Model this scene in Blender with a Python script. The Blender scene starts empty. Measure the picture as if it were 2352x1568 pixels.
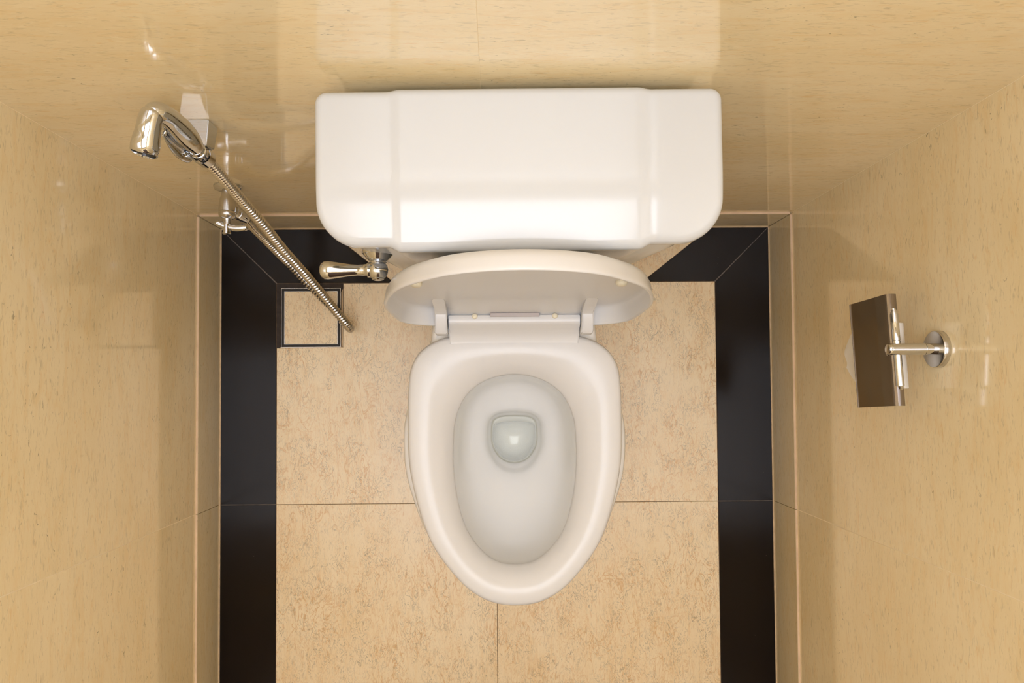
import bpy, bmesh, math, random
from mathutils import Vector, Matrix
random.seed(4)
PI = math.pi
S = bpy.context.scene
C = S.collection

# ---------------------------------------------------------------- camera
cd = bpy.data.cameras.new('camera')
cam = bpy.data.objects.new('camera', cd); C.objects.link(cam)
cam.location = (0, 0, 1.68)
cam.rotation_euler = (0.02896, -0.00877, -0.0065)
cd.sensor_width = 36; cd.lens = 1640.0 / 2352 * 36
cd.shift_x = -(1154.41 - 1176) / 2352
cd.shift_y = (839.56 - 784) / 2352
cd.clip_start = 0.02
S.camera = cam
# ---------------------------------------------------------------- colour, world, light
S.view_settings.view_transform = 'Standard'; S.view_settings.look = 'None'
S.view_settings.gamma = 1; S.view_settings.use_curve_mapping = False
S.view_settings.exposure = 0.0
w = bpy.data.worlds.new('world'); S.world = w; w.use_nodes = True
w.node_tree.nodes['Background'].inputs[0].default_value = (1, .93, .82, 1)
w.node_tree.nodes['Background'].inputs[1].default_value = .3
BOUNCE = 6.75          # radiance of the added panel standing in for flash bounced off the ceiling
BOUNCE_COL = (.98, 1.0, 1.08)
S.cycles.max_bounces = 10; S.cycles.diffuse_bounces = 6; S.cycles.glossy_bounces = 6
S.cycles.transparent_max_bounces = 10; S.cycles.sample_clamp_indirect = 6
S.cycles.use_denoising = True

# room
XL, XR, YB, YF, ZC = -.648, .650, .3756, -1.15, 2.45
SK = .1215            # height of the skirting tiles
PR = .004             # how far the skirting stands proud of the wall tiles
YJ = -.2724           # transverse joint

# ---------------------------------------------------------------- materials
def mat(name, col=(.8, .8, .8), rough=.4, metal=0, **kw):
    m = bpy.data.materials.new(name); m.use_nodes = True
    b = m.node_tree.nodes['Principled BSDF']
    b.inputs['Base Color'].default_value = (*col, 1); b.inputs['Roughness'].default_value = rough
    b.inputs['Metallic'].default_value = metal
    for k, v in kw.items(): b.inputs[k].default_value = v
    return m
class NT:
    def __init__(s, m): s.t = m.node_tree; s.b = s.t.nodes['Principled BSDF']
    def n(s, typ, **kw):
        x = s.t.nodes.new(typ)
        for k, v in kw.items():
            if k[:1] == '_': setattr(x, k[1:], v)
            else: x.inputs[k.replace('__', ' ')].default_value = v
        return x
    def l(s, a, b): s.t.links.new(a, b)
    def ramp(s, src, stops, interp='LINEAR'):
        r = s.t.nodes.new('ShaderNodeValToRGB'); r.color_ramp.interpolation = interp
        while len(r.color_ramp.elements) < len(stops): r.color_ramp.elements.new(.5)
        for e, (p, c) in zip(r.color_ramp.elements, stops):
            e.position = p; e.color = (c, c, c, 1) if isinstance(c, (int, float)) else (*c, 1)
        s.l(src, r.inputs[0]); return r.outputs[0]
    def mix(s, fac, a, b, mode='MIX'):
        x = s.t.nodes.new('ShaderNodeMix'); x.data_type = 'RGBA'; x.blend_type = mode
        for sock, v in ((x.inputs[0], fac), (x.inputs[6], a), (x.inputs[7], b)):
            if isinstance(v, (int, float)): sock.default_value = v
            elif isinstance(v, tuple): sock.default_value = (*v, 1)
            else: s.l(v, sock)
        return x.outputs[2]

def marble(name, base, light, warm, grain, rough, crackle=0.0, seed=0.0, fleck=.5):
    """Beige limestone-like marble: bedding drawn out along `grain` ('x' or 'y')."""
    m = mat(name, base, rough); t = NT(m)
    tc = t.n('ShaderNodeTexCoord'); 
    oi = t.n('ShaderNodeObjectInfo')
    off = t.n('ShaderNodeVectorMath', _operation='SCALE'); t.l(oi.outputs['Random'], off.inputs['Scale'])
    off.inputs[0].default_value = (3.1 + seed, 5.7, 1.3)
    add = t.n('ShaderNodeVectorMath', _operation='ADD'); t.l(tc.outputs['Object'], add.inputs[0]); t.l(off.outputs[0], add.inputs[1])
    P = add.outputs[0]
    def mp(sl, sa):      # scale along the grain, scale across
        q = t.n('ShaderNodeMapping'); q.inputs['Scale'].default_value = (sl, sa, sa) if grain == 'x' else (sa, sl, sa)
        t.l(P, q.inputs[0]); return q.outputs[0]
    def noise(v, scale, det=4, rg=.55, dist=0.):
        x = t.n('ShaderNodeTexNoise', Scale=scale, Detail=det, Roughness=rg, Distortion=dist); t.l(v, x.inputs['Vector']); return x.outputs['Fac']
    big = noise(mp(2, 5), 1.5, 3)
    col = t.mix(t.ramp(big, [(.35, 0.), (.68, 1.)]), base, light)
    st = noise(mp(7, 34), 1.6, 5, .62, .8)
    col = t.mix(t.ramp(st, [(.5, 0.), (.68, .55)]), col, warm)
    st2 = noise(mp(38, 190), 1.5, 4, .62, .8)
    col = t.mix(t.ramp(st2, [(.54, 0.), (.70, .75)]), col, light)
    st3 = noise(mp(44, 210), 1.35, 3, .6, .9)
    col = t.mix(t.ramp(st3, [(.56, 0.), (.72, .5 * fleck + .14)]), col, tuple(c * .55 for c in base))
    st4 = noise(mp(20, 90), 1.5, 3, .6, 1.2)
    col = t.mix(t.ramp(st4, [(.60, 0.), (.74, .5)]), col, tuple(c * f2 for c, f2 in zip(warm, (.95, .84, .72))))
    fl = noise(mp(45, 110), 1.6, 2, .5, 1.2)
    msk = noise(mp(4, 7), 1.3, 3)
    f = t.n('ShaderNodeMath', _operation='MULTIPLY')
    t.l(t.ramp(fl, [(.69, 0.), (.73, 1.)]), f.inputs[0]); t.l(t.ramp(msk, [(.47, 0.05), (.62, .95 * fleck)]), f.inputs[1])
    col = t.mix(f.outputs[0], col, tuple(c * .25 for c in base))
    if crackle:
        def vein(v, scale, wd, dist, mask, amount, c):
            nonlocal col
            x = noise(v, scale, 3, .55, dist)
            s1 = t.n('ShaderNodeMath', _operation='SUBTRACT'); t.l(x, s1.inputs[0]); s1.inputs[1].default_value = .5
            s2 = t.n('ShaderNodeMath', _operation='ABSOLUTE'); t.l(s1.outputs[0], s2.inputs[0])
            k = t.n('ShaderNodeMath', _operation='MULTIPLY')
            t.l(t.ramp(s2.outputs[0], [(0., 1.), (wd, .45), (wd * 2.4, 0.)]), k.inputs[0])
            t.l(t.ramp(mask, [(.43, 0.), (.58, amount)]), k.inputs[1])
            col = t.mix(k.outputs[0], col, c)
        wc = tuple(c * f2 for c, f2 in zip(warm, (.86, .72, .58)))
        vein(mp(10, 26), 1.3, .014, 1.6, noise(mp(5, 9), 1.5, 3), min(1, crackle * 1.2), wc)
        vein(mp(19, 48), 1.2, .018, 2.2, noise(mp(7, 10), 2.1, 3), crackle * .8, wc)
        vein(mp(21, 46), 1.4, .014, 2.4, noise(mp(9, 13), 1.9, 4), crackle * .95, tuple(c * .33 for c in base))
        vein(mp(30, 62), 1.9, .014, 1.5, noise(mp(6, 12), 1.2, 4), crackle * .8, light)
    t.l(col, t.b.inputs['Base Color'])
    t.b.inputs['IOR'].default_value = 1.75
    return m
W_BASE, W_LIGHT, W_WARM = (.84, .70, .43), (.90, .78, .53), (.84, .64, .34)
M = {}
M['wall_x'] = marble('beige_marble_back_wall', W_BASE, W_LIGHT, W_WARM, 'x', .07, fleck=.6)
M['wall_y'] = marble('beige_marble_side_wall', W_BASE, W_LIGHT, W_WARM, 'y', .09, fleck=.7, seed=2.)
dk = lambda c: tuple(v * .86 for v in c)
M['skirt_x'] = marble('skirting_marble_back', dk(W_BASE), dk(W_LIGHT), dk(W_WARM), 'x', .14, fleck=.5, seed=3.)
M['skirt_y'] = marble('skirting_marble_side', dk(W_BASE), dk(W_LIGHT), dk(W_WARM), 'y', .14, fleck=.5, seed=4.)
M['floor'] = marble('beige_marble_floor', (.83, .67, .43), (.89, .75, .52), (.79, .58, .31), 'y', .32, crackle=.8, seed=5., fleck=.6)
def black_stone():
    m = mat('black_granite', (.009, .006, .005), .12); t = NT(m)
    tc = t.n('ShaderNodeTexCoord')
    v = t.n('ShaderNodeTexVoronoi', Scale=55.); t.l(tc.outputs['Object'], v.inputs['Vector'])
    a = t.ramp(v.outputs['Distance'], [(.0, 1.), (.045, 0.)])
    n = t.n('ShaderNodeTexNoise', Scale=9., Detail=2.); t.l(tc.outputs['Object'], n.inputs['Vector'])
    k = t.n('ShaderNodeMath', _operation='MULTIPLY'); t.l(a, k.inputs[0]); t.l(t.ramp(n.outputs['Fac'], [(.6, 0.), (.68, .7)]), k.inputs[1])
    t.l(t.mix(k.outputs[0], (.009, .006, .005), (.4, .36, .32)), t.b.inputs['Base Color'])
    n2 = t.n('ShaderNodeTexNoise', Scale=6., Detail=4.); t.l(tc.outputs['Object'], n2.inputs['Vector'])
    t.l(t.ramp(n2.outputs['Fac'], [(.3, .1), (.7, .2)]), t.b.inputs['Roughness'])
    return m
M['black'] = black_stone(); M['black'].node_tree.nodes['Principled BSDF'].inputs['IOR'].default_value = 1.30
def grout(name, a, b, sc=60):
    m = mat(name, a, .8); t = NT(m); tc = t.n('ShaderNodeTexCoord')
    n = t.n('ShaderNodeTexNoise', Scale=float(sc), Detail=4.); t.l(tc.outputs['Object'], n.inputs['Vector'])
    t.l(t.mix(t.ramp(n.outputs['Fac'], [(.35, 0.), (.7, 1.)]), a, b), t.b.inputs['Base Color']); return m
M['grout_dark'] = grout('brown_floor_grout', (.20, .13, .075), (.10, .065, .04))
M['grout_pale'] = grout('pale_grout', (.66, .49, .31), (.52, .38, .23))
M['joint'] = grout('pale_wall_joint', (.92, .80, .58), (.84, .70, .47))
M['grout_grey'] = grout('grey_border_grout', (.17, .14, .12), (.09, .075, .065), 90)
M['mortar'] = grout('dark_mortar', (.050, .036, .028), (.024, .017, .014), 60)
M['edge'] = grout('unpolished_marble_edge', (.78, .58, .40), (.66, .48, .32), 30)
def glazed(name, col, rough, coat):
    m = mat(name, col, rough); t = NT(m); tc = t.n('ShaderNodeTexCoord')
    n = t.n('ShaderNodeTexNoise', Scale=5., Detail=2.); t.l(tc.outputs['Object'], n.inputs['Vector'])
    t.l(t.mix(t.ramp(n.outputs['Fac'], [(.3, 0.), (.7, 1.)]), col, tuple(c * .985 for c in col)), t.b.inputs['Base Color'])
    t.b.inputs['Coat Weight'].default_value = coat; t.b.inputs['Coat Roughness'].default_value = .04
    return m
M['porcelain'] = glazed('white_glazed_porcelain', (.61, .635, .665), .16, .08)
M['bowl_glaze'] = glazed('white_bowl_glaze', (.785, .79, .79), .16, .25)
M['plastic'] = glazed('warm_white_plastic', (.68, .68, .685), .34, .05)
M['bumper'] = mat('grey_rubber', (.36, .32, .28), .5)
M['bumper_y'] = mat('ivory_rubber', (.75, .70, .55), .4)
M['sticker'] = mat('grey_plate', (.42, .37, .36), .3)
def metal(name, col, rough):
    m = mat(name, col, rough, 1.); t = NT(m); tc = t.n('ShaderNodeTexCoord')
    n = t.n('ShaderNodeTexNoise', Scale=40., Detail=3.); t.l(tc.outputs['Object'], n.inputs['Vector'])
    t.l(t.ramp(n.outputs['Fac'], [(.35, rough * .8), (.7, rough * 1.3)]), t.b.inputs['Roughness']); return m
M['chrome'] = metal('polished_chrome', (.66, .68, .72), .06)
M['steel'] = metal('satin_steel', (.60, .59, .58), .22)
M['plate'] = metal('steel_dark_reflection', (.31, .28, .27), .12)  # the cover's dark reflection is put into this darker base colour
M['hose'] = metal('hose_steel', (.66, .64, .63), .16)
M['dark'] = mat('black_recess', (.012, .01, .009), .6)
M['paper'] = mat('white_tissue', (.82, .79, .74), .9)
M['ceiling'] = grout('white_ceiling_paint', (.78, .75, .70), (.76, .73, .68), 20)
M['wood'] = grout('dark_wood', (.09, .05, .03), (.05, .028, .016), 12)
def water_mat():
    m = bpy.data.materials.new('clear_water'); m.use_nodes = True; t = m.node_tree; t.nodes.clear()
    o = t.nodes.new('ShaderNodeOutputMaterial'); mx = t.nodes.new('ShaderNodeMixShader')
    tr = t.nodes.new('ShaderNodeBsdfTransparent'); tr.inputs[0].default_value = (.89, .89, .83, 1)
    g = t.nodes.new('ShaderNodeBsdfGlossy'); g.inputs['Roughness'].default_value = .01
    f = t.nodes.new('ShaderNodeFresnel'); f.inputs['IOR'].default_value = 1.33
    t.links.new(f.outputs[0], mx.inputs[0]); t.links.new(tr.outputs[0], mx.inputs[1]); t.links.new(g.outputs[0], mx.inputs[2])
    t.links.new(mx.outputs[0], o.inputs[0]); return m
M['water'] = water_mat()
def bounce_mat():
    m = bpy.data.materials.new('bounced_light_glow'); m.use_nodes = True; t = m.node_tree; t.nodes.clear()
    o = t.nodes.new('ShaderNodeOutputMaterial'); e = t.nodes.new('ShaderNodeEmission')
    e.inputs[0].default_value = (*BOUNCE_COL, 1); e.inputs[1].default_value = BOUNCE
    t.links.new(e.outputs[0], o.inputs[0]); return m
M['bounce_light'] = bounce_mat()

# ---------------------------------------------------------------- helpers
def obj(name, bm, m, parent=None, smooth=False, flat_angle=None):
    bmesh.ops.recalc_face_normals(bm, faces=bm.faces[:])
    me = bpy.data.meshes.new(name); bm.to_mesh(me); bm.free()
    me.materials.append(M[m])
    if smooth:
        for p in me.polygons: p.use_smooth = True
        if flat_angle: 
            me.set_sharp_from_angle(angle=math.radians(flat_angle))
    o = bpy.data.objects.new(name, me); C.objects.link(o)
    if parent:
        o.parent = parent
        o.matrix_parent_inverse = Matrix.Translation(parent.location).inverted()
    return o
def thing(name, label, cat, loc, kind=None, group=None):
    o = bpy.data.objects.new(name, None); C.objects.link(o); o.location = loc; o.empty_display_size = .05
    if label: o['label'] = label
    if cat: o['category'] = cat
    if kind: o['kind'] = kind
    if group: o['group'] = group
    return o
def struct(o, label, cat):
    o['kind'] = 'structure'; o['label'] = label; o['category'] = cat; return o
def box(bm, a, b, bev=0., seg=1):
    r = bmesh.ops.create_cube(bm, size=1)
    for v in r['verts']:
        v.co = Vector([(a[i] + b[i]) / 2 + v.co[i] * (b[i] - a[i]) for i in range(3)])
    if bev:
        es = {e for v in r['verts'] for e in v.link_edges}
        bmesh.ops.bevel(bm, geom=list(es), offset=bev, segments=seg, affect='EDGES', profile=.5)
def prism(bm, pts, z0, z1, bev=0., seg=1):
    """pts: 2D polygon in xy"""
    lo = [bm.verts.new((x, y, z0)) for x, y in pts]; hi = [bm.verts.new((x, y, z1)) for x, y in pts]
    n = len(pts); top = bm.faces.new(hi); bm.faces.new(lo[::-1])
    for i in range(n): bm.faces.new((lo[i], lo[(i + 1) % n], hi[(i + 1) % n], hi[i]))
    if bev:
        bmesh.ops.bevel(bm, geom=list(top.edges), offset=bev, segments=seg, affect='EDGES')
def frame_of(d):
    d = Vector(d).normalized(); a = Vector((0, 0, 1)) if abs(d.z) < .9 else Vector((1, 0, 0))
    u = d.cross(a).normalized(); return u, d.cross(u).normalized()
def loft(bm, rings, close=False, cap0=True, cap1=True):
    R = [[bm.verts.new(p) for p in r] for r in rings]; n = len(R[0])
    for i in range(len(R) if close else len(R) - 1):
        a, b = R[i], R[(i + 1) % len(R)]
        for j in range(n): bm.faces.new((a[j], a[(j + 1) % n], b[(j + 1) % n], b[j]))
    if not close:
        if cap0: bm.faces.new(R[0][::-1])
        if cap1: bm.faces.new(R[-1])
    return R
def lathe(bm, o, d, prof, n=32, cap0=True, cap1=True):
    """prof: (distance along d, radius)"""
    o = Vector(o); d = Vector(d).normalized(); u, v = frame_of(d)
    loft(bm, [[o + d * t + (u * math.cos(2 * PI * k / n) + v * math.sin(2 * PI * k / n)) * max(r, 1e-5) for k in range(n)] for t, r in prof], cap0=cap0, cap1=cap1)
def catmull(P, m):
    out = []; P = [Vector(p) for p in P]
    for i in range(len(P) - 1):
        p0 = P[i - 1] if i else P[0] * 2 - P[1]; p1, p2 = P[i], P[i + 1]
        p3 = P[i + 2] if i + 2 < len(P) else P[-1] * 2 - P[-2]
        for k in range(m):
            t = k / m; out.append(.5 * ((2 * p1) + (p2 - p0) * t + (2 * p0 - 5 * p1 + 4 * p2 - p3) * t * t + (3 * p1 - p0 - 3 * p2 + p3) * t ** 3))
    out.append(P[-1]); return out
def tube(bm, pts, rad, n=16, m=1, cap=True, sq=None):
    """pts: xyz (+ radius as 4th); sq=(su, sv) flattens the section"""
    if len(pts[0]) == 4:
        q = catmull(pts, m) if m > 1 else [Vector(p) for p in pts]
        P = [Vector(p[:3]) for p in q]; Rr = [p[3] for p in q]
    else:
        P = catmull(pts, m) if m > 1 else [Vector(p) for p in pts]; Rr = [rad] * len(P) if not callable(rad) else [rad(i) for i in range(len(P))]
    rings = []; u = None
    for i, p in enumerate(P):
        d = (P[min(i + 1, len(P) - 1)] - P[max(i - 1, 0)]).normalized()
        if u is None: u, v = frame_of(d)
        else:
            u = (u - d * u.dot(d)).normalized(); v = d.cross(u)
        a, b = sq or (1, 1)
        rings.append([p + (u * a * math.cos(2 * PI * k / n) + v * b * math.sin(2 * PI * k / n)) * Rr[i] for k in range(n)])
    loft(bm, rings, cap0=cap, cap1=cap)
def sstep(a, b, x):
    t = min(1, max(0, (x - a) / (b - a))); return t * t * (3 - 2 * t)
B = bmesh.new

# ================================================================ SETTING
# ---- floor
b = B(); box(b, (XL - .02, YF, -.06), (XR + .02, YB + .02, -.0012)); fl = struct(obj('floor', b, 'grout_dark'), 'beige marble tile floor with a black stone border', 'floor')
IXL, IXR, IYB = -.5156, .5192, .2453
G = .0006
TOP = 0.0
def ftile(name, pts, m, z0=-.008, bev=.0005):
    b = B(); prism(b, pts, z0, TOP, bev); return obj(name, b, m, fl)
XM = -.001
# back-left tile with its corner cut away for the drain
ftile('floor_tile', [(IXL + G, YJ + G), (XM - G, YJ + G), (XM - G, IYB - G), (-.3590, IYB - G), (-.3590, .0925), (IXL + G, .0925)], 'floor')
ftile('floor_tile', [(XM + G, YJ + G), (IXR - G, YJ + G), (IXR - G, IYB - G), (XM + G, IYB - G)], 'floor')
Y2 = YJ - .515
for y1, y0 in ((YJ, Y2), (Y2, YF)):
    for x0, x1 in ((IXL, XM), (XM, IXR)):
        ftile('floor_tile', [(x0 + G, y0 + G), (x1 - G, y0 + G), (x1 - G, y1 - G), (x0 + G, y1 - G)], 'floor')
# beige inlay behind the bowl
ftile('inlay_tile', [(-.2385, IYB + G), (.3470, IYB + G), (.509, YB - .003), (-.397, YB - .003)], 'floor')
# black border, mitred at the back corners
g = .0009
ftile('border_tile', [(XL + .003, YB - .003 - g), (XL + .003, YJ + g), (IXL - g, YJ + g), (IXL - g, IYB - g)], 'black')
ftile('border_tile', [(XL + .003 + g, YB - .003), (IXL + g, IYB + g), (-.2405, IYB + g), (-.399, YB - .003)], 'black')
ftile('border_tile', [(XR - .003 - g, YB - .003), (IXR - g, IYB + g), (.3490, IYB + g), (.511, YB - .003)][::-1], 'black')
ftile('border_tile', [(XR - .003, YB - .003 - g), (XR - .003, YJ + g), (IXR + g, YJ + g), (IXR + g, IYB - g)][::-1], 'black')
for y1, y0 in ((YJ, Y2), (Y2, YF)):
    ftile('border_tile', [(XL + .003, y0 + g), (IXL - g, y0 + g), (IXL - g, y1 - g), (XL + .003, y1 - g)], 'black')
    ftile('border_tile', [(IXR + g, y0 + g), (XR - .003, y0 + g), (XR - .003, y1 - g), (IXR + g, y1 - g)], 'black')
# grout of the black border (paler than the rest), lies in the joints
b = B()
zt, zb = -.0004, -.0011
def strip(p, q, wd):
    p, q = Vector((*p, 0)), Vector((*q, 0)); d = (q - p).normalized(); n_ = Vector((-d.y, d.x, 0)) * wd / 2
    prism(b, [((p + n_).x, (p + n_).y), ((p - n_).x, (p - n_).y), ((q - n_).x, (q - n_).y), ((q + n_).x, (q + n_).y)], zb, zt)
strip((XL + .003, YB - .003), (IXL, IYB), .0028); strip((XR - .003, YB - .003), (IXR, IYB), .0028)
strip((XL, YJ), (IXL, YJ), .0022); strip((IXR, YJ), (XR, YJ), .0022)
obj('border_grout', b, 'grout_grey', fl)
# mortar bed round the drain
b = B()
for x0, y0, x1, y1 in ((IXL, .0925, -.5052, IYB), (-.3656, .0925, -.3590, IYB), (-.5052, .2340, -.3656, IYB), (-.5052, .0925, -.3656, .0944)):
    box(b, (x0, y0, -.006), (x1, y1, -.0007))
obj('drain_mortar', b, 'mortar', fl)
b = B()
prism(b, [(-.3642, .0965), (-.3600, .0960), (-.3600, .2330), (-.3625, .2280), (-.3642, .2250)], -.0035, -.0005, .0003)
prism(b, [(-.5080, .0930), (-.3600, .0930), (-.3600, .0958), (-.5080, .0950)], -.0035, -.0006, .0003)
obj('tile_sliver', b, 'grout_pale', fl)
# pale bead of grout where floor meets walls
b = B()
box(b, (XL - .001, YF, -.004), (XL + .0026, YB, .0008), .0003); box(b, (XR - .0026, YF, -.004), (XR + .001, YB, .0008), .0003)
box(b, (XL, YB - .0026, -.004), (XR, YB + .001, .0008), .0003)
obj('wall_bead', b, 'grout_pale', fl)

# ---- walls: a grout-coloured backing with marble panels on it, skirting tiles below standing slightly proud
WX0, WX1, WY = XL - PR, XR + PR, YB + PR
PZ = [SK + .0008, 1.32, ZC]
def wall(name, a, c, label):
    b = B(); box(b, a, c); return struct(obj(name, b, 'joint'), label, 'wall')
T = .012
wb = wall('wall_back', (WX0 - T - .05, WY + .0003, -.05), (WX1 + T + .05, WY + .09, ZC), 'beige marble wall behind the toilet tank')
wl = wall('wall_left', (WX0 - .09, YF, -.05), (WX0 - .0001, WY + T, ZC), 'beige marble wall on the left, next to the bidet sprayer')
wr = wall('wall_right', (WX1 + .0001, YF, -.05), (WX1 + .09, WY + T, ZC), 'beige marble wall on the right carrying the paper holder')
def panel(parent, name, a, c, m, bev=.0006):
    b = B(); box(b, a, c, bev); return obj(name, b, m, parent)
for z0, z1 in zip(PZ[:-1], PZ[1:]):
    for x0, x1 in ((WX0 - .012, -.0175), (-.0175, WX1 + .012)):
        panel(wb, 'wall_panel', (x0 + .0002, WY, z0 + .0004), (x1 - .0002, WY + T, z1 - .0004), 'wall_x', .0002)
    for y0, y1 in ((YF, Y2), (Y2, YJ), (YJ, WY - .0002)):
        panel(wl, 'wall_panel', (WX0 - T, y0 + .0006, z0 + .0006), (WX0, y1 - .0006, z1 - .0006), 'wall_y', .0003)
        panel(wr, 'wall_panel', (WX1, y0 + .0006, z0 + .0006), (WX1 + T, y1 - .0006, z1 - .0006), 'wall_y', .0003)
# skirting
def skirting(name, label, segs, axis):
    root = thing(name, label, 'skirting', (0, 0, 0), 'structure')
    for a, c in segs:
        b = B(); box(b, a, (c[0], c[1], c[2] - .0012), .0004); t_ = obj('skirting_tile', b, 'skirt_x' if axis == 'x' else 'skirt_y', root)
        b = B(); box(b, (a[0] + .0003, a[1] + .0003, c[2] - .0014), (c[0] - .0003, c[1] - .0003, c[2]), .0004); obj('top_edge', b, 'edge', t_)
    return root
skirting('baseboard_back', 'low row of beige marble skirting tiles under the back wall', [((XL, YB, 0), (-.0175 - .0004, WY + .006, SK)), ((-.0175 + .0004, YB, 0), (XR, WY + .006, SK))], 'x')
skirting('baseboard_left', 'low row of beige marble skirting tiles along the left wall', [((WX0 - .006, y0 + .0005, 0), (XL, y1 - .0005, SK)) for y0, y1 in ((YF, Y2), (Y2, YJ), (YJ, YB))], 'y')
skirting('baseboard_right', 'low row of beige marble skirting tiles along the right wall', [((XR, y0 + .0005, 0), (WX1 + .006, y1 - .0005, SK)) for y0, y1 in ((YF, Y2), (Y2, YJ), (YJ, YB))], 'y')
# front wall with door, ceiling (behind and above the camera)
b = B(); box(b, (WX0 - .09, YF - .1, -.05), (-.42, YF, ZC)); box(b, (.42, YF - .1, -.05), (WX1 + .09, YF, ZC)); box(b, (-.42, YF - .1, 2.1), (.42, YF, ZC))
struct(obj('wall_front', b, 'wall_x'), 'beige marble wall with the door opening facing the toilet', 'wall')
dr = struct(thing('door_1', 'dark wooden cubicle door facing the toilet', 'door', (0, YF - .04, 0)), 'dark wooden cubicle door facing the toilet', 'door')
b = B(); box(b, (-.40, YF - .07, 0.01), (.40, YF - .03, 2.08), .002); obj('door_leaf', b, 'wood', dr)
b = B(); box(b, (-.42, YF - .09, -.02), (-.402, YF + .004, 2.1), .002); box(b, (.402, YF - .09, -.02), (.42, YF + .004, 2.1), .002); box(b, (-.42, YF - .09, 2.082), (.42, YF + .004, 2.1), .002); obj('door_frame', b, 'wood', dr)
b = B(); tube(b, [(.34, YF - .03, 1.0), (.34, YF + .02, 1.0), (.24, YF + .02, 1.0)], .009, 12); obj('door_handle', b, 'chrome', dr)
b = B(); box(b, (WX0 - .09, YF - .1, ZC), (WX1 + .09, WY + .09, ZC + .05)); struct(obj('ceiling', b, 'ceiling'), 'plain white painted ceiling above the cubicle', 'ceiling')
lt = thing('ceiling_bounce_panel', 'added glowing panel standing in for flash light bounced off the ceiling', 'bounce_light', (.0, -.28, ZC))  # unseen panel, added in place of flash light bounced off the ceiling
LX, LY, LW, LH = .0, -.28, .50, .50
b = B(); box(b, (LX - LW - .02, LY - LH - .02, ZC - .03), (LX + LW + .02, LY + LH + .02, ZC), .003); obj('bounce_panel_back', b, 'ceiling', lt)
b = B(); box(b, (LX - LW, LY - LH, ZC - .034), (LX + LW, LY + LH, ZC - .031)); obj('bounce_panel_glow', b, 'bounce_light', lt)

# ================================================================ TOILET
TX = .0325
toilet = thing('toilet', 'white toilet with raised lid, seat down and a wide tank', 'toilet', (TX, 0, 0))
NA = 128
def interp(tab, y):
    """Catmull-style interpolation of half width by y (table sorted by decreasing y)"""
    for i in range(len(tab) - 1):
        if tab[i][0] >= y >= tab[i + 1][0]:
            y0, w0 = tab[i]; y1, w1 = tab[i + 1]; t = (y0 - y) / (y0 - y1 + 1e-9)
            return w0 + (w1 - w0) * t
    return 0
def outline(tab, cy, n=NA, cx=TX):
    """closed symmetric outline from (y, half width) pairs, sampled by angle about (cx, cy)"""
    P = catmull([(w_, y_, 0) for y_, w_ in tab], 14)
    poly = [(p.x, p.y) for p in P]; poly = poly + [(-x, y) for x, y in poly[::-1]]
    out = []
    for k in range(n):
        a = 2 * PI * (k + .5) / n; dx, dy = math.cos(a), math.sin(a); best = 0
        for i in range(len(poly)):
            (x1, y1), (x2, y2) = poly[i], poly[(i + 1) % len(poly)]
            y1 -= cy; y2 -= cy; ex, ey = x2 - x1, y2 - y1; den = dx * ey - dy * ex
            if abs(den) < 1e-12: continue
            t = (x1 * ey - y1 * ex) / den; s = (x1 * dy - y1 * dx) / den
            if t > 0 and -1e-6 <= s <= 1 + 1e-6: best = max(best, t)
        out.append(Vector((cx + dx * best, cy + dy * best, 0)))
    for _ in range(1):
        out = [(out[i - 1] + out[i] * 2 + out[(i + 1) % n]) / 4 for i in range(n)]
    return out
SEAT_O = [(.0905, 0), (.0905, .06), (.0895, .108), (.083, .136), (.067, .163), (.045, .1795), (.017, .187), (-.046, .1895), (-.119, .1885), (-.168, .182), (-.234, .165), (-.282, .1445), (-.327, .112), (-.360, .0785), (-.380, .040), (-.3855, 0)]
SEAT_I = [(.0217, 0), (.0176, .031), (.0057, .061), (-.0179, .088), (-.0554, .105), (-.0959, .1095), (-.1433, .1098), (-.1967, .1035), (-.2503, .089), (-.2867, .0656), (-.3118, .035), (-.3185, 0)]
BOWL_O = [(.205, 0), (.205, .10), (.20, .138), (.17, .147), (.11, .148), (.06, .156), (.0, .181), (-.047, .196), (-.09, .2015), (-.15, .1980), (-.2, .185), (-.268, .158), (-.32, .118), (-.352, .078), (-.368, .04), (-.373, 0)]
WATER = [(-.0585, 0), (-.0600, .026), (-.066, .041), (-.076, .0475), (-.095, .0495), (-.115, .0490), (-.133, .043), (-.149, .031), (-.158, .016), (-.161, 0)]
CY = -.13
so, si, bo, wo = outline(SEAT_O, CY), outline(SEAT_I, CY), outline(BOWL_O, CY), outline(WATER, -.11, cx=TX + .004)
def ring(a, c, t, z, zf=None):
    return [Vector((p.x + (q.x - p.x) * t, p.y + (q.y - p.y) * t, z if zf is None else z + zf(p, q, t))) for p, q in zip(a, c)]
def inset(P, d, z):
    """move every point inwards by d along the outline's normal"""
    out = []; n = len(P)
    for i in range(n):
        t = (P[(i + 1) % n] - P[i - 1]); t.z = 0; t.normalize(); nn = Vector((-t.y, t.x, 0))
        out.append(Vector((P[i].x + nn.x * d, P[i].y + nn.y * d, z)))
    return out
def shift(P, dx, dy, z, sx=1., sy=1., c=(TX, CY)):
    return [Vector((c[0] + (p.x - c[0]) * sx + dx, c[1] + (p.y - c[1]) * sy + dy, z)) for p in P]

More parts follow.
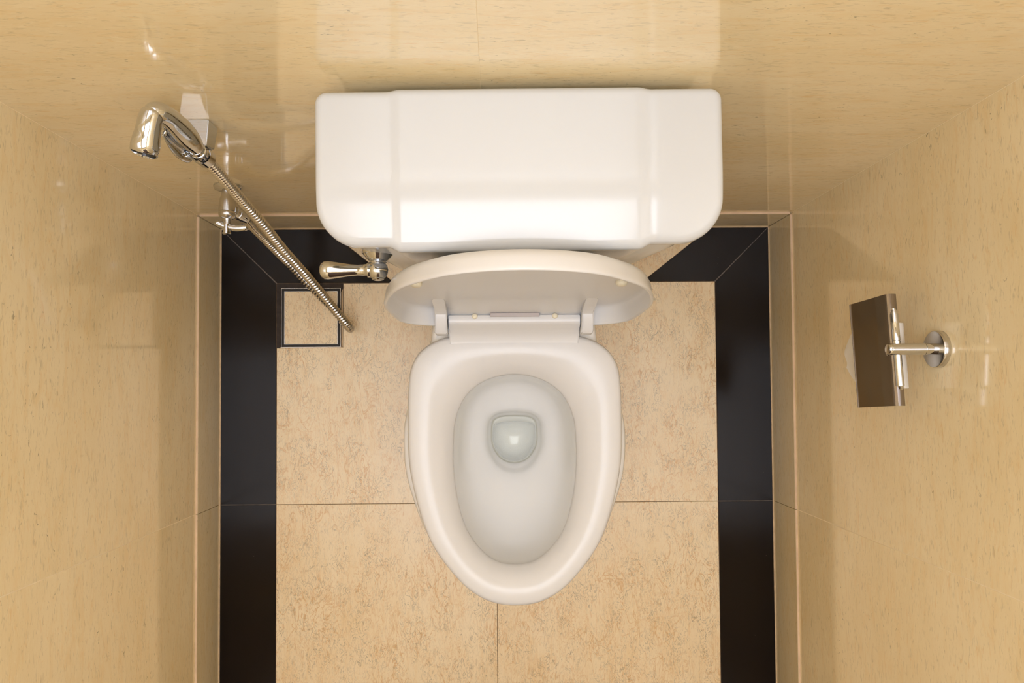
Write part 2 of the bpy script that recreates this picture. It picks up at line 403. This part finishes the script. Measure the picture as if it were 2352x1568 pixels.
# ---- bowl with its inside
inn = inset(si, -.006, .385)       # a little wider than the hole of the seat
rings = []
rings += [shift(bo, 0, .085, 0.0, .52, .60), shift(bo, 0, .085, .012, .52, .60), shift(bo, 0, .085, .03, .50, .58), shift(bo, 0, .085, .10, .47, .55), shift(bo, 0, .075, .17, .52, .62),
          shift(bo, 0, .05, .24, .68, .76), shift(bo, 0, .02, .30, .86, .91), shift(bo, 0, .006, .335, .955, .97), shift(bo, 0, 0, .358, .995, .995)]
rings += [inset(bo, 0, .368), inset(bo, 0, .380), inset(bo, .0015, .3885), inset(bo, .005, .3945), inset(bo, .011, .397)]
rings += [inset(inn, -.010, .397), inset(inn, -.004, .3945), inset(inn, -.0006, .388), inset(inn, 0, .378), inset(inn, -.003, .368)]
prof = [(.03, .352), (.07, .330), (.13, .308), (.20, .290), (.30, .273), (.42, .260), (.54, .250), (.66, .242), (.76, .235), (.83, .2295), (.885, .2235), (.915, .2170), (.94, .2090), (.965, .2030), (.99, .199)]
inn2 = inset(inn, -.004, 0)
for t, z in prof: rings.append(ring(inn2, wo, t, z))
rings.append(inset(wo, .0005, .194))
def clipb(P, z):      # the back of the well steps down to the trap
    return [Vector((p.x, min(p.y, -.0725 - 1.6 * (p.x - TX - .004) ** 2 * 2.2), z)) for p in P]
wc_ = (TX + .004, -.112)
rings.append(inset(wo, .0035, .188)); rings.append(shift(wo, 0, 0, .1865, .90, .90, wc_)); rings.append(clipb(shift(wo, 0, 0, 0, .895, .895, wc_), .1855)); rings.append(clipb(shift(wo, 0, 0, 0, .89, .89, wc_), .183))
rings.append([Vector((p.x, p.y - .001, .165)) for p in clipb(shift(wo, 0, 0, 0, .86, .86, wc_), 0)])
rings.append(shift(wo, 0, -.004, .148, .72, .70, wc_)); rings.append(shift(wo, 0, -.005, .138, .50, .48, wc_)); rings.append(shift(wo, 0, -.005, .134, .2, .2, wc_))
b = B(); loft(b, rings)
bowl = obj('bowl', b, 'bowl_glaze', toilet, True)
# deck between bowl and tank (part of the same casting)
b = B()
box(b, (TX - .143, .10, .30), (TX + .143, .34, .398), .012, 4)
box(b, (TX - .10, .08, 0), (TX + .10, .345, .31), .03, 5)
obj('rear_deck', b, 'porcelain', toilet, True, 40)
# ---- water
b = B()
wt = [[Vector((p.x, p.y, z)) for p in inset(wo, d, 0)] for d, z in ((.0005, .1935), (.0018, .1926), (.0040, .1922))]
R = loft(b, wt, cap0=False)
wa = obj('water', b, 'water', None, True); wa['label'] = 'clear still water at the bottom of the toilet bowl'; wa['category'] = 'water'; wa['kind'] = 'stuff'
# ---- seat
def domed(q, p, t): return 0
prof = [(.0, .4045, -.0), (.0, .4045, .004), (.0, .412, .0), (.0, .4185, .0012), (.0, .4225, .004), (.0, .4245, .009)]
rings = [inset(so, .030, .403), inset(so, .004, .403), inset(so, .0008, .4065), inset(so, 0, .413), inset(so, .0012, .4185), inset(so, .0040, .4225), inset(so, .0075, .4242)]
oi = inset(so, .0075, 0)
for t, z in ((.08, .4252), (.17, .4258), (.27, .4260), (.37, .4255), (.45, .4243), (.52, .4224), (.60, .4203), (.70, .4170), (.80, .4125), (.88, .4070), (.94, .4020), (.975, .3985)):
    rings.append(ring(oi, si, t, z))
rings += [inset(si, -.0008, .3955), inset(si, 0, .3925), inset(si, -.0012, .3905), inset(si, -.006, .3995)]
b = B(); loft(b, rings, close=True)
seat = obj('seat', b, 'plastic', toilet, True)
# hinge bar of the seat between the lid arms
def extrude_x(bm, prof, x0, x1, bev=0., seg=2):
    a = [bm.verts.new((x0, y, z)) for y, z in prof]; c = [bm.verts.new((x1, y, z)) for y, z in prof]; n = len(prof)
    f0 = bm.faces.new(a); f1 = bm.faces.new(c[::-1])
    for i in range(n): bm.faces.new((a[i], c[i], c[(i + 1) % n], a[(i + 1) % n]))
    if bev: bmesh.ops.bevel(bm, geom=list(f0.edges) + list(f1.edges), offset=bev, segments=seg, affect='EDGES')
b = B()
HB = [(.1235, .4045), (.1240, .450), (.1222, .4545), (.118, .4560), (.112, .4560), (.1085, .4550), (.1060, .4520), (.100, .4420), (.094, .4335), (.086, .4275), (.074, .4248), (.055, .4225), (.055, .410), (.09, .4045)]
extrude_x(b, HB, -.0815, .1450, .0012)
obj('hinge_bar', b, 'plastic', seat, True, 35)
b = B(); box(b, (TX - .0425, .1195, .4545), (TX + .0425, .1262, .4590), .0008); obj('seat_plate', b, 'sticker', seat, True, 40)
for dx in (-.069, .069):
    b = B(); lathe(b, (TX + dx, .1205, .4552), (0, 0, 1), [(0, .0052), (.0018, .0045), (.003, .0028), (.0034, .0002)], 16); obj('bumper', b, 'bumper_y', seat, True)

# ---- lid, standing open and leaning on the tank: a shallow dish
L0, LL = .437, .462           # height of its lower end, length
tl = math.radians(2.9)
def lid_pt(x, s, d):
    d *= 1.42 - .42 * min(1, max(0, s / LL))
    """x across, s up the lid, d depth from the front of its rim back to the tank"""
    return Vector((TX + x, .1045 + s * math.sin(tl) + d * math.cos(tl), L0 + s * math.cos(tl) - d * math.sin(tl)))
k_ = LL / .476
LIDT = [((.0905 - y) * k_, w_ + (.006 if w_ > .05 else 0)) for y, w_ in SEAT_O]
P2 = catmull([(w_, s, 0) for s, w_ in LIDT], 8)
lidc = [(p.x, p.y) for p in P2]; lidc = lidc + [(-x, y) for x, y in lidc[::-1][1:-1]]
# resample by angle about the middle
def resample(poly, cy, n):
    out = []
    for k in range(n):
        a = 2 * PI * (k + .5) / n; dx, dy = math.cos(a), math.sin(a); best = 0
        for i in range(len(poly)):
            (x1, y1), (x2, y2) = poly[i], poly[(i + 1) % len(poly)]
            y1 -= cy; y2 -= cy; ex, ey = x2 - x1, y2 - y1; den = dx * ey - dy * ex
            if abs(den) < 1e-12: continue
            t = (x1 * ey - y1 * ex) / den; s = (x1 * dy - y1 * dx) / den
            if t > 0 and -1e-6 <= s <= 1 + 1e-6: best = max(best, t)
        out.append(Vector((dx * best, cy + dy * best, 0)))
    out = [(out[i - 1] + out[i] * 2 + out[(i + 1) % n]) / 4 for i in range(n)]
    return out
lo = resample(lidc, LL * .45, 144)
D = .0290
def lring(ins, d): return [Vector((p.x, p.y, d)) for p in inset(lo, ins, 0)]
def rel(sc, d): return [Vector((p.x * sc, LL * .45 + (p.y - LL * .45) * sc, d)) for p in inset(lo, .02, 0)]
LR = [rel(.05, D - .0005), rel(.5, D - .0005), rel(.85, D - .0008), lring(.022, D - .0012), lring(.013, D - .0028), lring(.0065, D - .007), lring(.0028, D - .013), lring(.0008, .006), lring(0, .0025), lring(.0006, .0006), lring(.002, 0),
      lring(.0042, .0004), lring(.0052, .0025), lring(.0062, D - .013), lring(.0078, D - .0090), lring(.0110, D - .0066), lring(.0165, D - .0055), lring(.026, D - .0052), rel(.90, D - .0051), rel(.82, D - .0050), rel(.74, D - .0050), rel(.66, D - .0049), rel(.58, D - .0049), rel(.5, D - .0048), rel(.05, D - .0048)]
def notch(p):
    # the rim is cut away between the hinge arms at the lower end
    if abs(p.x) < .121 and p.y < .030 and p.z < D - .0058:
        p = Vector((p.x, p.y, D - .0058 - (D - .0058 - p.z) * .05))
    if p.z > D - .013 and abs(p.x) < .125 and p.y < .10:
        p = p - Vector((0, 0, .0135 * (1 - max(0, p.y) / .10) ** 2 * (1 - sstep(.110, .125, abs(p.x)))))
    return p
b = B(); loft(b, [[lid_pt(*notch(p)) for p in r] for r in LR])
lid = obj('lid', b, 'plastic', toilet, True, 60)
for dx in (-.143, .143):
    q = lid_pt(dx, .255, D - .0052); nrm = Vector((0, -math.cos(tl), math.sin(tl)))
    b = B(); lathe(b, q + nrm * -.001, nrm, [(0, .0085), (.0055, .008), (.008, .0055), (.0085, .0002)], 20); obj('bumper', b, 'bumper_y', lid, True)
for x0, x1 in ((-.1035, -.0835), (.1465, .1660)):
    b = B()
    AP = [(.1470, .540), (.1425, .537), (.1405, .528), (.1330, .500), (.1265, .4760), (.1225, .4705), (.0975, .4650), (.0905, .4590), (.0880, .4440), (.0905, .4330), (.0960, .4290), (.118, .4290), (.128, .434), (.138, .450), (.1440, .480)]
    extrude_x(b, AP, x0, x1, .0016)
    obj('hinge_arm', b, 'plastic', lid, True, 35)
for x in (-.0935, .1560):
    b = B(); box(b, (x - .016, .094, .396), (x + .016, .135, .4300), .004, 3); obj('hinge_mount', b, 'plastic', toilet, True, 40)

# ---- tank
rotT = Matrix.Translation((.0305, .27, 0)) @ Matrix.Rotation(.008, 4, 'Z') @ Matrix.Translation((-.0305, -.27, 0))
CXT = .0305
def rrect(hw, y0, y1, rf, rb, step_, stepx=.155, n_c=14, n_e=110):
    """outline of the tank: front corner radius rf, back rb; the middle of the front stands step_ forward"""
    P = []
    def arc(cx, cy, r, a0, a1):
        for i in range(n_c + 1):
            a = a0 + (a1 - a0) * i / n_c; P.append([cx + r * math.cos(a), cy + r * math.sin(a)])
    def line(p, q):
        for i in range(1, n_e): P.append([p[0] + (q[0] - p[0]) * i / n_e, p[1] + (q[1] - p[1]) * i / n_e])
    arc(-hw + rf, y0 + rf, rf, PI, 1.5 * PI); line((-hw + rf, y0), (hw - rf, y0))
    arc(hw - rf, y0 + rf, rf, 1.5 * PI, 2 * PI); line((hw, y0 + rf), (hw, y1 - rb))
    arc(hw - rb, y1 - rb, rb, 0, .5 * PI); line((hw - rb, y1), (-hw + rb, y1))
    arc(-hw + rb, y1 - rb, rb, .5 * PI, PI); line((-hw, y1 - rb), (-hw, y0 + rf))
    out = []
    for x, y in P:
        f = 1 - sstep(stepx - .006, stepx + .010, abs(x))
        if y < (y0 + y1) / 2: y -= step_ * f * sstep((y0 + y1) / 2, y0, y)
        else: y += step_ * .35 * f
        out.append(Vector((CXT + x, y, 0)))
    return out
def ymid(): return .272
lo_ = rrect(.2515, .1760, .3655, .052, .015, .0065)
ZT = .8150
def ztop(x, y):
    z = ZT
    t = max(0, (.268 - y) / .092); z -= .0135 * t ** 2.0
    f = 1 - sstep(.146, .164, abs(x - CXT)); z += .0009 * f
    z -= .0007 * math.exp(-((abs(x - CXT) - .157) / .006) ** 2)
    return z
def tin(P, d): return inset(P, d, 0)
rings = []
cen = [Vector((CXT + round((p.x - CXT) * .90 / .005) * .005, .27, 0)) for p in lo_]
def add(P, zf): rings.append([rotT @ Vector((p.x, p.y, zf(p))) for p in P])
add(tin(lo_, .030), lambda p: .782)
add(tin(lo_, .006), lambda p: .780)
add(tin(lo_, .002), lambda p: .7805)
add(tin(lo_, .0004), lambda p: .783)
add(lo_, lambda p: .788)
R_ = .0105
for k in range(0, 9):
    a = PI / 2 * k / 8; P = tin(lo_, R_ * (1 - math.cos(a)))
    rings.append([rotT @ Vector((p.x, p.y, ztop(p.x, p.y) - R_ * (1 - math.sin(a)) * .95)) for p in P])
base_ = tin(lo_, R_)
for k in range(1, 27):
    t = k / 26.
    add([a_ + (c_ - a_) * t for a_, c_ in zip(base_, cen)], lambda p: ztop(p.x, p.y))
b = B(); loft(b, rings, cap0=True, cap1=False)
bmesh.ops.remove_doubles(b, verts=b.verts[:], dist=2e-5)
tlid = obj('tank_lid', b, 'porcelain', toilet, True)
bt = rrect(.2400, .1850, .3600, .050, .02, .0055); bb = rrect(.215, .200, .3550, .050, .02, .004)
b = B(); loft(b, [[rotT @ Vector((p.x, p.y, z)) for p in P] for P, z in ((tin(bb, .02), .3985), (tin(bb, .006), .400), (bb, .412), (bt, .70), (bt, .7815))])
tank = obj('tank', b, 'porcelain', toilet, True, 50)

# ---- flush lever on the tank's front
fy = .1862
fl_ = obj('flush_lever', (lambda b: (lathe(b, (-.1636, fy, .690), (0, -1, 0), [(-.004, .0215), (.0015, .0215), (.0022, .0203), (.0030, .0198), (.0085, .0150), (.0110, .0125), (.0115, .0108), (.0125, .0120), (.0135, .0120), (.0145, .0100)], 40), b)[1])(B()), 'chrome', toilet, True, 40)
b = B(); lathe(b, (-.1636, fy - .0135, .690), (0, -1, 0), [(0, .0100), (.0025, .0118), (.005, .0132), (.009, .0142), (.013, .0140), (.017, .0125), (.0205, .0100), (.0215, .0085), (.0222, .0088), (.0235, .0078), (.0245, .0050), (.0250, .0003)], 40); obj('lever_hub', b, 'chrome', fl_, True, 50)
b = B(); lathe(b, (-.172, fy - .0235, .690), (-1, 0, .0), [(0, .0095), (.0040, .0102), (.0060, .0100), (.0068, .0085), (.012, .0076), (.020, .0072), (.030, .0080), (.042, .0098), (.054, .0117), (.061, .0125), (.066, .0120), (.0695, .0098), (.0718, .0060), (.0724, .0004)], 40); obj('lever_handle', b, 'chrome', fl_, True, 60)

# ================================================================ DRAIN
dc = (-.4354, .1642)
drain = thing('floor_drain', 'square floor drain with a beige marble cover in a thin steel frame', 'drain', (dc[0], dc[1], 0))
def sq_frame(bm, h, t, z0, z1):
    x, y = dc
    for a, c in (((x - h, y - h, z0), (x + h, y - h + t, z1)), ((x - h, y + h - t, z0), (x + h, y + h, z1)), ((x - h, y - h + t, z0), (x - h + t, y + h - t, z1)), ((x + h - t, y - h + t, z0), (x + h, y + h - t, z1))): box(bm, a, c)
b = B(); sq_frame(b, .0697, .0008, -.010, -.0003); obj('outer_frame', b, 'steel', drain)
b = B(); box(b, (dc[0] - .0690, dc[1] - .0690, -.0012), (dc[0] + .0690, dc[1] + .0690, -.0008)); obj('slot', b, 'dark', drain)
b = B(); sq_frame(b, .0626, .0009, -.010, -.0001); obj('cover_frame', b, 'steel', drain)
b = B(); box(b, (dc[0] - .0615, dc[1] - .0615, -.008), (dc[0] + .0615, dc[1] + .0615, -.0004), .0004); obj('cover_tile', b, 'floor', drain)

# ================================================================ BIDET SPRAYER
# wall bracket
br = thing('sprayer_bracket', 'square chrome wall bracket holding the bidet sprayer', 'bracket', (-.417, WY, .68))
b = B()
z1, z0 = .678, .650
vs = [(-.4459, WY, z1), (-.4042, WY, z1), (-.4075, .3420, z1), (-.4420, .3420, z1), (-.4459, WY, z0), (-.4000, WY - .004, z0 + .004), (-.4040, .3430, z0 + .006), (-.4420, .3430, z0)]
V = [b.verts.new(v) for v in vs]
for f in ((3, 2, 1, 0), (4, 5, 6, 7), (0, 1, 5, 4), (1, 2, 6, 5), (2, 3, 7, 6), (3, 0, 4, 7)): b.faces.new([V[i] for i in f])
bmesh.ops.bevel(b, geom=b.edges[:], offset=.0012, segments=2, affect='EDGES')
obj('mounting_block', b, 'chrome', br, True, 30)
b = B()
cx_, cy_ = -.4170, .3318
cr = lambda r_, z_: [Vector((cx_ + r_ * math.cos(2 * PI * k / 32), cy_ + r_ * math.sin(2 * PI * k / 32), z_)) for k in range(32)]
loft(b, [cr(.0122, .654), cr(.0122, .672), cr(.0138, .673), cr(.0138, .653)], close=True)
obj('cradle', b, 'chrome', br, True, 40)

sp = thing('bidet_sprayer', 'chrome handheld bidet sprayer with ribbed metal hose beside the tank', 'sprayer', (-.43, .348, .65))
b = B()
tube(b, [(-0.4140, 0.3312, 0.6820, 0.0086), (-0.4129, 0.3315, 0.6920, 0.0095), (-0.4127, 0.3335, 0.7040, 0.0118), (-0.4141, 0.3366, 0.7160, 0.015), (-0.4155, 0.3395, 0.7330, 0.0168), (-0.4172, 0.3427, 0.7500, 0.0165), (-0.4186, 0.3455, 0.7670, 0.0148), (-0.4200, 0.3465, 0.7820, 0.0136), (-0.4244, 0.3462, 0.7900, 0.0134), (-0.4279, 0.3425, 0.7925, 0.0118), (-0.4290, 0.3400, 0.7928, 0.0060)], 0, 28, 6)
hd = obj('handle', b, 'chrome', sp, True)
b = B()
tube(b, [(-0.4262, 0.3485, 0.7925, 0.0030), (-0.4264, 0.3478, 0.7926, 0.0080), (-0.4268, 0.3462, 0.7928, 0.0118), (-0.4279, 0.3429, 0.7930, 0.0138), (-0.4305, 0.3357, 0.7930, 0.0142), (-0.4326, 0.3279, 0.7920, 0.0146), (-0.4351, 0.3203, 0.7900, 0.015), (-0.4377, 0.3128, 0.7880, 0.0163), (-0.4397, 0.3063, 0.7860, 0.0172), (-0.4417, 0.3020, 0.7840, 0.0168), (-0.4427, 0.2990, 0.7830, 0.0158)], 0, 32, 6, cap=True)
hp = obj('spray_head', b, 'chrome', sp, True, 60)
d = Vector((-.18, -.95, .17)).normalized(); q = Vector((-.4427, .2992, .7830))
b = B(); lathe(b, q, d, [(-.002, .0162), (.0012, .0166), (.0022, .0160), (.0024, .0148), (-.0015, .0140)], 32, cap0=False, cap1=False); obj('nozzle_rim', b, 'chrome', hp, True, 50)
b = B(); lathe(b, q, d, [(.0002, .0147), (.0006, .0003)], 32); obj('nozzle_face', b, 'dark', hp, True)
# trigger lever in front of the handle
b = B()
tube(b, [(-0.4278, 0.3285, 0.7650, 0.003), (-0.4270, 0.3235, 0.7520, 0.006), (-0.4267, 0.3205, 0.7350, 0.0085), (-0.4261, 0.3195, 0.7180, 0.009), (-0.4263, 0.3210, 0.7000, 0.0082), (-0.4252, 0.3220, 0.6900, 0.006), (-0.4243, 0.3225, 0.6850, 0.003)], 0, 20, 6, sq=(1.15, .42))
obj('trigger', b, 'chrome', sp, True)
b = B(); tube(b, [(-.4200, .340, .763), (-.4250, .333, .763), (-.4278, .3275, .763)], .0032, 12, 3); obj('trigger_pivot', b, 'chrome', sp, True)
b = B()
lathe(b, (-.4136, .3310, .696), (-.14, .06, -1), [(-.006, .0095), (-.002, .0120), (0, .0112), (.0006, .0102), (.0012, .0118), (.0030, .0118), (.0036, .0102), (.0042, .0115), (.0060, .0115), (.0068, .0098), (.026, .0092), (.030, .0088)], 28); obj('hose_nut', b, 'chrome', sp, True, 40)
# ribbed hose: leaves the handle, swings out and down, comes back below itself to the valve
HP = [(-.4185, .3330, .668), (-.4225, .3340, .635), (-.4240, .3270, .570), (-.4241, .3127, .480), (-.4132, .2884, .400), (-.4027, .2625, .330), (-.3829, .2287, .250), (-.3626, .1952, .190), (-.3419, .1610, .140), (-.3290, .1400, .108),
      (-.3275, .1330, .078), (-.3330, .1340, .055), (-.3500, .1500, .042), (-.3719, .1765, .044), (-.4140, .2222, .058), (-.4548, .2700, .090), (-.4718, .2919, .130), (-.4825, .3100, .180), (-.4875, .3225, .240), (-.4838, .3260, .278), (-.4818, .3265, .3000)]
path = catmull(HP, 24)
# even spacing
acc = [0]
for i in range(1, len(path)): acc.append(acc[-1] + (path[i] - path[i - 1]).length)
total = acc[-1]; PITCH = .0074; SUB = 6; N_ = int(total / PITCH) * SUB
pts = []; j = 0
for i in range(N_ + 1):
    s = total * i / N_
    while j < len(acc) - 2 and acc[j + 1] < s: j += 1
    t = (s - acc[j]) / (acc[j + 1] - acc[j] + 1e-12); pts.append(path[j].lerp(path[j + 1], t))
RR = [.0054, .0080, .0091, .0092, .0084, .0056]
b = B(); tube(b, pts, lambda i: RR[i % SUB], 20); hs = obj('hose', b, 'hose', sp, True)
b = B(); tube(b, pts[::3], lambda i: .0067, 14); obj('hose_groove_shade', b, 'dark', hs, True)  # dark inner tube added to put shade into the grooves between ribs

# ---- angle valve
VX, VZ = -.5005, .350
va = thing('angle_valve', 'chrome wall valve with lever handle in the left corner', 'valve', (VX, WY, VZ))
b = B()
n = 40
def oval(y, sx, sz): return [Vector((VX + sx * math.cos(2 * PI * k / n) * (1 - .12 * abs(math.sin(2 * PI * k / n))), y, VZ + .0 + sz * math.sin(2 * PI * k / n))) for k in range(n)]
loft(b, [oval(WY, .026, .024), oval(WY - .003, .0262, .0242), oval(WY - .0085, .0235, .0215), oval(WY - .0125, .014, .014)]); obj('wall_flange', b, 'chrome', va, True, 45)
b = B(); lathe(b, (VX, WY - .010, VZ), (0, -1, 0), [(0, .0105), (.006, .0110), (.014, .0132), (.024, .0150), (.036, .0158), (.0400, .0158), (.0405, .0150), (.0412, .0158), (.046, .0160), (.050, .0145), (.053, .0110), (.054, .0080), (.060, .0070), (.064, .0068)], 36); obj('valve_body', b, 'steel', va, True, 50)
b = B(); lathe(b, (VX + .010, WY - .048, VZ - .004), (.20, -.12, -1), [(0, .0105), (.010, .0105), (.0108, .0092), (.0116, .0105), (.022, .0105), (.030, .0098), (.034, .0085), (.045, .0082)], 24); obj('valve_outlet', b, 'chrome', va, True, 40)
b = B()
tube(b, [(VX - .0200, WY - .070, VZ + .004, .0035), (VX - .0185, WY - .0715, VZ + .003, .0058), (VX - .008, WY - .0760, VZ + .001, .0058), (VX + .006, WY - .0800, VZ, .0062), (VX + .022, WY - .0810, VZ, .0066), (VX + .034, WY - .0800, VZ, .0062), (VX + .0375, WY - .0795, VZ, .0040)], 0, 20, 6, sq=(1.0, .85)); obj('lever_handle', b, 'chrome', va, True)
b = B(); lathe(b, (VX - .001, WY - .062, VZ), (0, -1, 0), [(0, .0066), (.018, .0066), (.0265, .0068), (.0268, .0078), (.0300, .0078), (.0306, .0070), (.0308, .0004)], 24); obj('spindle_cap', b, 'chrome', va, True, 40)

# ================================================================ PAPER HOLDER
yaw = math.atan(.0637)
HC = Vector((.5832, .0490, .6400))
ph = thing('toilet_paper_holder', 'chrome toilet paper holder with flat cover on the right wall', 'paper holder', (WX1, .050, .637))
AZ = .641
b = B(); lathe(b, (WX1, .0505, AZ - .006), (-1, 0, 0), [(0, .0268), (.0005, .0272), (.0085, .0272), (.0098, .0262), (.0102, .0240)], 48); obj('wall_plate', b, 'steel', ph, True, 40)
b = B(); lathe(b, (WX1 - .009, .0505, AZ), (-1, 0, 0), [(0, .0086), (.018, .0086), (.0185, .0080), (.0190, .0086), (.066, .0086), (.0700, .0085), (.0722, .0072), (.0728, .0004)], 36); obj('arm', b, 'chrome', ph, True, 40)
def hl(x, y, z):    # holder frame, turned slightly about its arm
    c, s = math.cos(yaw), math.sin(yaw); return Vector((HC.x + x * c + y * s * -1, HC.y + x * s + y * c, z))
def hl(x, y, z): return Vector((HC.x + x - y * math.sin(yaw), HC.y + y * math.cos(yaw), z))
b = B(); tube(b, [hl(.0055, .062, .637), hl(.0055, .058, .637)], .003, 16); lathe(b, hl(.0055, .060, .6375), hl(0, -1, 0) - hl(0, 0, 0), [(0, .0035), (.008, .0058), (.045, .0058), (.0455, .0052), (.0460, .0058), (.0655, .0058), (.0660, .0052), (.0665, .0058), (.112, .0060)], 20)
xb = .0055
obj('cross_bar', b, 'chrome', ph, True, 40)
RZ = .578; RX = .0265
b = B(); tube(b, [hl(xb, -.050, .6375), hl(xb + .002, -.0555, .634), hl(xb + .005, -.057, .620), hl(RX, -.057, RZ + .012), hl(RX + .001, -.056, RZ + .002), hl(RX, -.050, RZ), hl(RX, .046, RZ)], .0045, 14, 6); obj('roll_spindle', b, 'chrome', ph, True)
b = B()
prof = [(.0105, .0000), (.0085, .0010), (.004, .0016), (.0010, .0012), (-.0020, -.0015), (-.0032, -.0060), (-.0048, -.0300), (-.0075, -.0600), (-.0105, -.0880), (-.0110, -.0930), (-.0095, -.0975), (-.0060, -.0995)]
th = .0016
def skew(y, z): return y + (z) * .055
ls = [(-.0815), (.0835)]
outer = [(x, .6365 + z) for x, z in prof]
# thickness offset towards the wall
inner = [(x + th, z - (th * .6 if i < 4 else 0)) for i, (x, z) in enumerate(outer)]
ringA = outer + inner[::-1]
loft(b, [[hl(x, skew(y, z - .6365), z) for x, z in ringA] for y in ls])
bmesh.ops.recalc_face_normals(b, faces=b.faces[:])
obj('cover_plate', b, 'plate', ph, True, 30)
# small screw head where the cover is fixed
b = B(); lathe(b, hl(-.0030, -.004, .6300), (-1, 0, .1), [(0, .0035), (.0022, .0035), (.0030, .0028), (.0032, .0003)], 16); obj('screw', b, 'chrome', ph, True, 40)

# paper roll
rl = thing('toilet_paper_roll', 'nearly used white toilet paper roll under the metal cover', 'toilet paper', tuple(hl(RX, 0, RZ)))
b = B()
ro, ri = .0230, .0160
def circ(y, r, n=48): return [hl(RX + r * math.cos(2 * PI * k / n), y, RZ + r * math.sin(2 * PI * k / n)) for k in range(n)]
loft(b, [circ(.0440, ri), circ(.0445, ri + .001), circ(.0445, ro - .001), circ(.0437, ro), circ(-.0557, ro), circ(-.0565, ro - .001), circ(-.0565, ri + .001), circ(-.0560, ri)], close=True)
obj('roll', b, 'paper', rl, True, 50)
# loose tail hanging from the front of the roll
b = B()
rows = []
for i in range(13):
    t = i / 12; z = RZ + .004 - t * .092
    ylo, yhi = -.0557 + .034 * max(0, (t - .45) / .55) ** 1.6, .0437 - .036 * max(0, (t - .45) / .55) ** 1.5
    rows.append([(hl(RX - ro - .0006 - .002 * math.sin(t * 2.6) + .0015 * math.sin(u * 6), ylo + (yhi - ylo) * u, z)) for u in [k / 10 for k in range(11)]])
F = [[b.verts.new(p) for p in r] for r in rows]; Bk = [[b.verts.new(p + Vector((.0006, 0, 0))) for p in r] for r in rows]
for i in range(12):
    for k in range(10):
        b.faces.new((F[i][k], F[i][k + 1], F[i + 1][k + 1], F[i + 1][k])); b.faces.new((Bk[i][k + 1], Bk[i][k], Bk[i + 1][k], Bk[i + 1][k + 1]))
for i in range(12):
    b.faces.new((F[i][0], F[i + 1][0], Bk[i + 1][0], Bk[i][0])); b.faces.new((F[i + 1][10], F[i][10], Bk[i][10], Bk[i + 1][10]))
for k in range(10):
    b.faces.new((F[0][k + 1], F[0][k], Bk[0][k], Bk[0][k + 1])); b.faces.new((F[12][k], F[12][k + 1], Bk[12][k + 1], Bk[12][k]))
obj('loose_sheet', b, 'paper', rl, True, 60)
